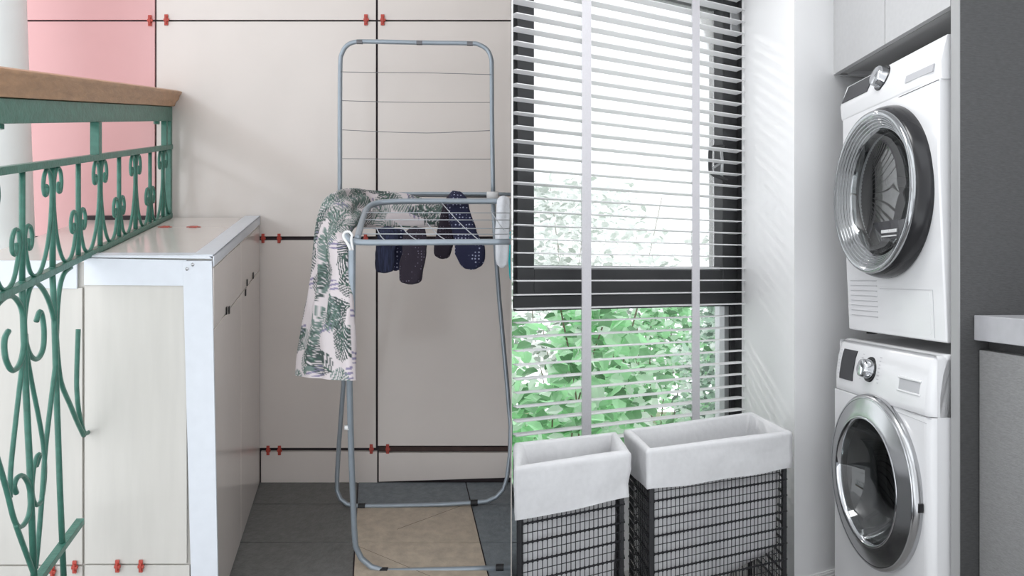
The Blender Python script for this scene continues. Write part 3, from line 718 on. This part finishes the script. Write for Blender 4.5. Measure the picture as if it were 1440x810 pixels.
# control fascia leaning back over the front, its lip standing proud
profd = [(-.02, .728), (.022, .727), (.027, .735), (.030, .768), (.031, .776), (.028, .784), (.006, .846), (.0, .849), (-.02, .849)]
m = MB(); xs = [0.0, .03, .06, .1, .14, DW]
rows = []
for xx in xs:
    f_ = min(1, xx/.10); f_ = f_*f_*(3-2*f_)
    rows.append([V((xx, (y if y < 0 else y*(.72+.28*f_)), z+(0 if y < 0 or z > .80 else (1-f_)*-.0))) for y, z in profd])
n = len(profd)
vs = [p for r_ in rows for p in r_]; fs = [(i*n+k, i*n+(k+1) % n, (i+1)*n+(k+1) % n, (i+1)*n+k) for i in range(len(rows)-1) for k in range(n)]
fs += [tuple(range(n)), tuple(range((len(rows)-1)*n, len(rows)*n))]
m.add(vs, fs); lp(m, 'control_panel', M['appliance'], dr, bevel=.0025)
# a point on the leaning fascia: x, height fraction
fa, fb = V((0, .028, .784)), V((0, .006, .846)); fn = V((0, .942, .334))
def fp_(x, h, o=0): return V((x, 0, 0))+fa.lerp(fb, h)+fn*o
m = MB(); q = [fp_(.578, .04), fp_(.40, .04), fp_(.385, .92), fp_(.565, .92)]
m.prism([p-fn*.002 for p in q], [p+fn*.003 for p in q]); lp(m, 'display', M['display'], dr, bevel=.001)
m = MB(); up = (fb-fa).normalized()
m.lathe([(.0001, .03), (.024, .03), (.030, .027), (.032, .02), (.034, .004), (.036, .0)], fp_(.318, .42), X, up, fn, 40); kn = lp(m, 'knob', M['chrome'], dr, smooth=True, label='chrome programme knob')
m = MB(); m.lathe([(.034, -.001), (.034, .003), (.040, .003), (.041, -.001)], fp_(.318, .42), X, up, fn, 40); lp(m, 'knob_ring', M['graphite'], dr, smooth=True)
m = MB(); q = [V((.165, .0300, .755)), V((.03, .0255, .755)), V((.022, .0265, .774)), V((.155, .0305, .774))]
m.prism([p-Y*.006 for p in q], [p+Y*.002 for p in q]); lp(m, 'drawer_recess', M['appl_grey'], dr)
m = MB(); m.tube([V((.004, .024, .7255)), V((.20, .0245, .7255)), V((.235, .021, .727))], .0012, 5); lp(m, 'seam', M['graphite'], dr)
# vent grille and service flap
m = MB()
for k in range(8): slab(m, .375, .555, .063+k*.0165, .0655+k*.0165, -.003, .0012, .0006)
m.v = [(x, y+.024*min(1, z/.5), z) for x, y, z in m.v]
lp(m, 'vent_grille', M['appl_grey'], dr)
m = MB()
for x0, x1, z0, z1 in ((.06, .355, .155, .1562), (.06, .0612, .022, .155)): slab(m, x0, x1, z0, z1, -.001, .0012, .0005)
m.v = [(x, y+.024*min(1, z/.5), z) for x, y, z in m.v]
lp(m, 'service_flap', M['appl_grey'], dr)
m = MB(); slab(m, .075, .35, .03, .15, -.001, .0008, .01); m.v = [(x, y+.024*min(1, z/.5), z) for x, y, z in m.v]; lp(m, 'flap_face', M['appliance'], dr)
for x, z in ((.04, 0), (.54, 0)):
    for yy in (-.06, -.52): lp(MB().lathe([(.0001, 0), (.018, 0), (.018, .014), (.0001, .014)], (x, yy, 0), X, Y, Z, 12), 'foot', M['blackplastic'], dr)
def door(root, cx, cz, outer, chrome, inner, glass, drum_r, name='door'):
    c = V((cx, .014 if root is dr else 0, cz)); d = lp(MB().lathe(outer, c, X, Z, Y, 96), name, M['graphite'] if root is dr else M['brushed'], root, smooth=True)
    o = MB().lathe(chrome, c, X, Z, Y, 96).build('chrome_rim', M['smoked'] if root is dr else M['chrome'], None, loc=(0, 0, 0), smooth=True); o.parent = d
    o = MB().lathe(inner, c, X, Z, Y, 96).build('inner_bezel', M['gasket'] if root is not dr else M['darkin'], None, loc=(0, 0, 0), smooth=True); o.parent = d
    o = MB().lathe(glass, c, X, Z, Y, 96).build('glass_bowl', M['doorglass'], None, loc=(0, 0, 0), smooth=True); o.parent = d
    return d
dd = door(dr, CX, CZ,
     [(.262, .0), (.264, .006), (.262, .022), (.258, .036), (.252, .046), (.247, .052), (.238, .054), (.236, .02), (.2, .0)],
     [(.2475, .0495), (.2485, .056), (.245, .0625), (.239, .064), (.232, .061), (.220, .050), (.205, .038), (.192, .028), (.186, .018), (.184, .004)],
     [(.186, .010), (.184, -.02), (.180, -.05), (.165, -.10), (.155, -.16)],
     [(.190, .026), (.180, .012), (.165, .0), (.14, -.014), (.10, -.028), (.05, -.036), (.0005, -.038)], .2)
# ribs in the moulded chrome of the dryer door: concentric grooves
m = MB()
for k, (r_, h) in enumerate(((.236, .0625), (.228, .058), (.220, .052), (.212, .046), (.204, .0395), (.197, .034))):
    m.lathe([(r_+.0014, h-.001), (r_, h+.0014), (r_-.0014, h-.001)], (CX, .014, CZ), X, Z, Y, 96)
o = m.build('rim_grooves', M['smoked'], None, loc=(0, 0, 0), smooth=True); o.parent = dd
m = MB(); m.lathe([(.165, -.02), (.165, -.32), (.0005, -.34)], (CX, 0, CZ), X, Z, Y, 64); lp(m, 'drum', M['drum'], dr, smooth=True)
m = MB()
for k in range(5):
    a = math.radians(20+k*72); rr = .150; p = V((CX+rr*math.cos(a), 0, CZ+rr*math.sin(a))); m.tube([p-Y*.06, p-Y*.30], .016, 10)
lp(m, 'drum_paddle', M['drum'], dr, smooth=True)
# filter flap low inside the opening with a small pale caption
q = [V((CX-.10, .004, CZ-.085)), V((CX+.115, .004, CZ-.085)), V((CX+.085, .0, CZ-.15)), V((CX-.07, .0, CZ-.15))]
m = MB(); m.prism([p-Y*.01 for p in q], q); ff = lp(m, 'filter_flap', M['display'], dr, bevel=.001)
m = MB(); rr_ = random.Random(4)
x = CX-.035
while x < CX+.06:
    w_ = rr_.uniform(.004, .008); slab(m, x, x+w_, CZ-.122, CZ-.112, .003, .0065, .0008); x += w_+.003
x = CX-.03
while x < CX+.055:
    w_ = rr_.uniform(.002, .005); slab(m, x, x+w_, CZ-.134, CZ-.130, .002, .0060, .0005); x += w_+.002
lp(m, 'caption_marks', M['whiteplastic'], dr)
m = MB(); slab(m, CX-.008, CX+.008, CZ-.246, CZ-.240, .0635, .0650, .001); o = m.build('emblem', M['whiteplastic'], None, loc=(0, 0, 0)); o.parent = dd

ws = machine('washing_machine', 'white front loading washing machine with wide chrome door ring standing on the floor', 'washing machine', 0)
FY = .05; WX, WZ = .298, .495; WT = .908
m = MB(); m.box(.0, .590, -.56, FY-.02, .015, WT); m.f.remove([2, 3, 7, 6]); m.mi.pop(); lp(m, 'body', M['appliance'], ws, bevel=.012, seg=3)
RC = .028
def roll(x): return 0 if x >= RC else RC*(1-math.sqrt(max(0, 1-(1-x/RC)**2)))
m = MB(); front_with_hole(m, RC, .589, .015, .739, FY, WX, WZ, .19, .06)
ks = [RC*(1-math.cos(math.radians(90*k/8))) for k in range(9)]
vs = [(x, FY-roll(x), z) for x in ks for z in (.015, .739)]; m.add(vs, [(2*k, 2*k+2, 2*k+3, 2*k+1) for k in range(8)])
o = lp(m, 'front_shell', M['appliance'], ws, bevel=.003, seg=2); w_ = o.modifiers.new('weld', 'WELD'); w_.merge_threshold = .0004
# curved control fascia
profw = [(FY-.03, .7405), (FY-.001, .7405), (FY+.0005, .743), (FY+.001, .76), (FY+.000, .80), (FY-.008, .855), (FY-.020, .894), (FY-.030, .906), (FY-.045, .911), (-.02, .911)]
m = MB(); n = len(profw); rows = []
for xx in ks+[.565, .575, .583, .588, .590]:
    dd_ = roll(xx) if xx < .3 else roll(max(0, .590-xx)*1.2)*.5
    rows.append([V((xx, (y if y < 0 else y-dd_), z)) for y, z in profw])
vs = [p for r_ in rows for p in r_]; fs = [(i*n+k, i*n+(k+1) % n, (i+1)*n+(k+1) % n, (i+1)*n+k) for i in range(len(rows)-1) for k in range(n)]
fs += [tuple(range(n)), tuple(range((len(rows)-1)*n, len(rows)*n))]
m.add(vs, fs); lp(m, 'control_panel', M['appliance'], ws, smooth=True)
def wf(x, z, o=0):   # point on the washer fascia
    P = profw; z_ = min(max(z, .76), .893)
    for a, b in zip(P[3:7], P[4:8]):
        if a[1] <= z_ <= b[1]:
            t = (z_-a[1])/(b[1]-a[1]); return V((x, a[0]+(b[0]-a[0])*t+o, z))
    return V((x, FY+o, z))
def plate(m, x0, x1, z0, z1, o0, o1, sk=0):
    a = [wf(x0, z0, o0), wf(x1, z0, o0), wf(x1+sk, z1, o0), wf(x0+sk, z1, o0)]; b = [wf(x0, z0, o1), wf(x1, z0, o1), wf(x1+sk, z1, o1), wf(x0+sk, z1, o1)]
    m.prism(a, b)
def plate_rows(m, x0, x1, z0, z1, o, sk, n=6):
    for k in range(n): 
        f0, f1 = k/n, (k+1)/n; plate(m, x0+sk*f0, x1+sk*f0, z0+(z1-z0)*f0, z0+(z1-z0)*f1+.0003, -.004, o, sk/n)
m = MB(); plate_rows(m, .452, .545, .780, .879, .003, -.006); lp(m, 'display', M['display'], ws)
kd = V((0, .98, .2)); ku = V((0, -.2, .98)); kc = wf(.345, .831, -.002)
m = MB(); m.lathe([(.0001, .036), (.022, .036), (.027, .033), (.029, .026), (.031, .004), (.032, .0)], kc, X, ku, kd, 40); lp(m, 'knob', M['chrome'], ws, smooth=True, label='chrome programme knob')
m = MB(); m.lathe([(.031, -.002), (.031, .005), (.039, .005), (.040, -.002)], kc, X, ku, kd, 40); lp(m, 'knob_ring', M['graphite'], ws, smooth=True)
m = MB(); rr_ = random.Random(9)
for z in [.795+.011*k for k in range(8)]:
    for x0 in (.286, .398, .556):
        plate(m, x0, x0+rr_.uniform(.006, .014), z, z+.0025, -.001, .0006)
lp(m, 'control_marks', M['appl_grey'], ws)
m = MB(); plate(m, .055, .168, .796, .828, -.004, .0006); dd2 = lp(m, 'detergent_drawer', M['appl_grey'], ws, bevel=.002)
m = MB(); plate(m, .050, .173, .828, .835, -.004, .004); plate(m, .050, .173, .790, .796, -.004, .003); lp(m, 'drawer_lip', M['appliance'], ws, bevel=.002)
m = MB(); m.tube([V((.0, FY-.002, .738)), V((.10, FY+.0015, .738)), V((.22, FY+.0015, .742))], .0012, 5); m.tube([V((.02, FY, .722)), V((.19, FY, .728))], .0007, 5); lp(m, 'seam', M['appl_grey'], ws)
for x in (.05, .54):
    for yy in (-.5, -.02): lp(MB().lathe([(.0001, 0), (.02, 0), (.02, .016), (.0001, .016)], (x, yy, 0), X, Y, Z, 12), 'foot', M['blackplastic'], ws)
wd = door(ws, WX, WZ,
     [(.262, FY-.002), (.265, FY+.008), (.263, FY+.020), (.256, FY+.026), (.246, FY+.029), (.23, FY+.033), (.21, FY+.038), (.199, FY+.040), (.195, FY+.040)],
     [(.1965, FY+.039), (.194, FY+.043), (.189, FY+.041), (.184, FY+.028), (.181, FY+.004)],
     [(.183, FY+.015), (.178, FY-.01), (.165, FY-.03), (.150, FY-.04), (.142, FY-.052), (.140, FY-.07), (.150, FY-.085), (.165, FY-.09), (.168, FY-.12)],
     [(.184, FY+.028), (.175, FY+.008), (.160, -.015+FY), (.135, FY-.045), (.10, FY-.07), (.05, FY-.082), (.0005, FY-.085)], .2)
# outer thin bright bead and release handle on the right side of the ring
o = MB().lathe([(.256, FY+.0255), (.254, FY+.029), (.250, FY+.0285)], (WX, 0, WZ), X, Z, Y, 96).build('ring_bead', M['chrome'], None, loc=(0, 0, 0), smooth=True); o.parent = wd
m = MB(); slab(m, WX-.268, WX-.258, WZ-.02, WZ+.005, FY+.002, FY+.016, .003); o = m.build('door_catch', M['blackplastic'], None, loc=(0, 0, 0)); o.parent = wd
m = MB(); m.lathe([(.165, FY-.08), (.20, FY-.10), (.20, FY-.38), (.0005, FY-.40)], (WX, 0, WZ), X, Z, Y, 64); lp(m, 'drum', M['drum'], ws, smooth=True)
m = MB()
for k in range(3):
    a = math.radians(50+k*120); p = V((WX+.185*math.cos(a), 0, WZ+.185*math.sin(a))); m.tube([p+Y*(FY-.12), p+Y*(FY-.36)], .022, 10)
lp(m, 'drum_paddle', M['drum'], ws, smooth=True)

# ---- wall cabinet over the dryer (same axes)
def cabroot(name, label, cat, z, **k): return empty(name, (Q.x, Q.y, z), RZ, label=label, cat=cat, **k)
uc = cabroot('wall_cabinet', 'light grey two door wall cabinet above the tumble dryer', 'cabinet', 1.85)
m = MB(); m.box(.0, .715, -.60, -.022, .012, .80); lp(m, 'carcass', M['cabedge'], uc)
m = MB(); m.box(.0, .715, -.05, -.022, -.0, .014); lp(m, 'bottom_strip', M['cabedge'], uc)
m = MB(); m.box(.003, .350, -.020, 0, 0, .79); lp(m, 'door', M['cab'], uc, bevel=.001)
m = MB(); m.box(.3545, .700, -.020, 0, 0, .79); lp(m, 'door', M['cab'], uc, bevel=.001)
m = MB(); m.box(.702, .735, -.5, -.003, 0, .79); lp(m, 'filler_strip', M['cab'], uc)
# tall side panel, its narrow edge to the front
tp = cabroot('tall_side_panel', 'tall dark grey side panel standing right of the stacked machines', 'panel', 0)
m = MB(); m.box(-.036, -.001, -.60, -.004, 0, 2.64); lp(m, 'board', M['cabdark'], tp)
m = MB(); m.box(-.036, -.001, -.004, 0, 0, 2.64); lp(m, 'edge_band', M['cabedge'], tp, label='lighter grey front edge')
# counter and base cabinet towards the viewer
ct = cabroot('countertop', 'light grey stone countertop on the grey base cabinet at right', 'countertop', .954)
m = MB(); m.box(-1.25, -.037, -.62, -.042, 0, .066); lp(m, 'slab', M['counter'], ct, bevel=.002)
bc = cabroot('base_cabinet', 'mid grey base cabinet under the countertop at the right edge', 'cabinet', 0)
m = MB(); m.box(-1.25, -.037, -.62, -.085, .08, .952); lp(m, 'carcass', M['cabdark'], bc)
m = MB(); m.box(-.64, -.040, -.085, -.055, .10, .928); lp(m, 'door', M['cabmid'], bc, bevel=.0015)
m = MB(); m.box(-1.24, -.644, -.085, -.055, .10, .928); lp(m, 'door', M['cabmid'], bc, bevel=.0015)
m = MB(); m.box(-1.25, -.037, -.60, -.12, 0, .08); lp(m, 'plinth', M['cabdark'], bc)

# ================================================================== greenery outside the window
def shrub(name, label, cx, cy, z0, z1, rx, ry, nleaf, size, mt, seed, grp):
    r = random.Random(seed); root = empty(name, (cx, cy, -.6), label=label, cat='shrub', group=grp)
    m = MB(); st = MB()
    tips = []
    for k in range(7):
        a = r.uniform(0, 6.28); q = r.uniform(0, 1)**.5; top = V((cx+rx*q*math.cos(a), cy+ry*q*math.sin(a), r.uniform(z0+(z1-z0)*.5, z1)))
        base_ = V((cx+.2*rx*math.cos(a), cy+.2*ry*math.sin(a), -.6)); mid = base_.lerp(top, .5)+V((r.uniform(-.1, .1), r.uniform(-.1, .1), .15))
        st.tube(spline([base_, mid, top], 5), .0045, 5); tips.append(top)
    for k in range(nleaf):
        a = r.uniform(0, 6.283); q = r.uniform(0, 1)**.5; z = r.uniform(z0, z1)
        edge = 1-.5*max(0, (z-z0)/(z1-z0)-.7)/.3
        c = V((cx+rx*q*edge*math.cos(a), cy+ry*q*edge*math.sin(a), z))
        if noise.noise(c*3.2+V((seed, 0, 0))) < (-.2 if size > .09 else -.3): continue
        L_ = size*r.uniform(.6, 1.25); W2 = L_*r.uniform(.28, .4)
        d = V((r.uniform(-1, 1), r.uniform(-1, .4), r.uniform(-.7, .4))).normalized(); s = d.cross(V((r.uniform(-.4, .4), r.uniform(-1, -.2), 1))).normalized(); nn = s.cross(d)
        pts = [c, c+d*L_*.3+s*W2+nn*L_*.06, c+d*L_*.7+s*W2*.8+nn*L_*.04, c+d*L_-nn*L_*.08, c+d*L_*.7-s*W2*.8+nn*L_*.04, c+d*L_*.3-s*W2+nn*L_*.06, c+d*L_*.3-nn*L_*.03, c+d*L_*.7-nn*L_*.05]
        m.add(pts, [(0, 6, 1), (1, 6, 7, 2), (2, 7, 3), (0, 5, 6), (5, 4, 7, 6), (4, 3, 7)])
    part(m, 'foliage', mt, root, kind=None); part(st, 'stems', M['stem'], root)
g = 'shrubs outside the laundry window'
shrub('garden_shrub', 'bright green broad leaved shrub close outside the lower left of the window', .0, 4.1, -.1, 1.0, .5, .3, 1500, .10, M['leaf_a'], 1, g)
shrub('garden_shrub', 'fine leaved grey green shrub outside the lower right of the window', 1.15, 4.7, -.2, 1.05, .52, .35, 6500, .05, M['leaf_b'], 2, g)
shrub('garden_shrub', 'mid green shrub outside behind the middle of the window', .55, 5.7, -.3, 1.15, .6, .35, 3200, .075, M['leaf_a'], 3, g)
shrub('garden_shrub', 'pale tall shrub standing further back behind the upper pane, on the left', .1, 7.6, .2, 2.05, .95, .6, 3600, .10, M['leaf_c'], 4, g)
shrub('garden_shrub', 'pale tall shrub standing further back behind the upper pane, on the right', 2.1, 7.6, .2, 2.15, .95, .6, 3600, .10, M['leaf_c'], 5, g)
m = MB(); m.box(-3, 6, 3.7, 10, -.65, -.6); m.build('ground', M['soil'], kind='structure')
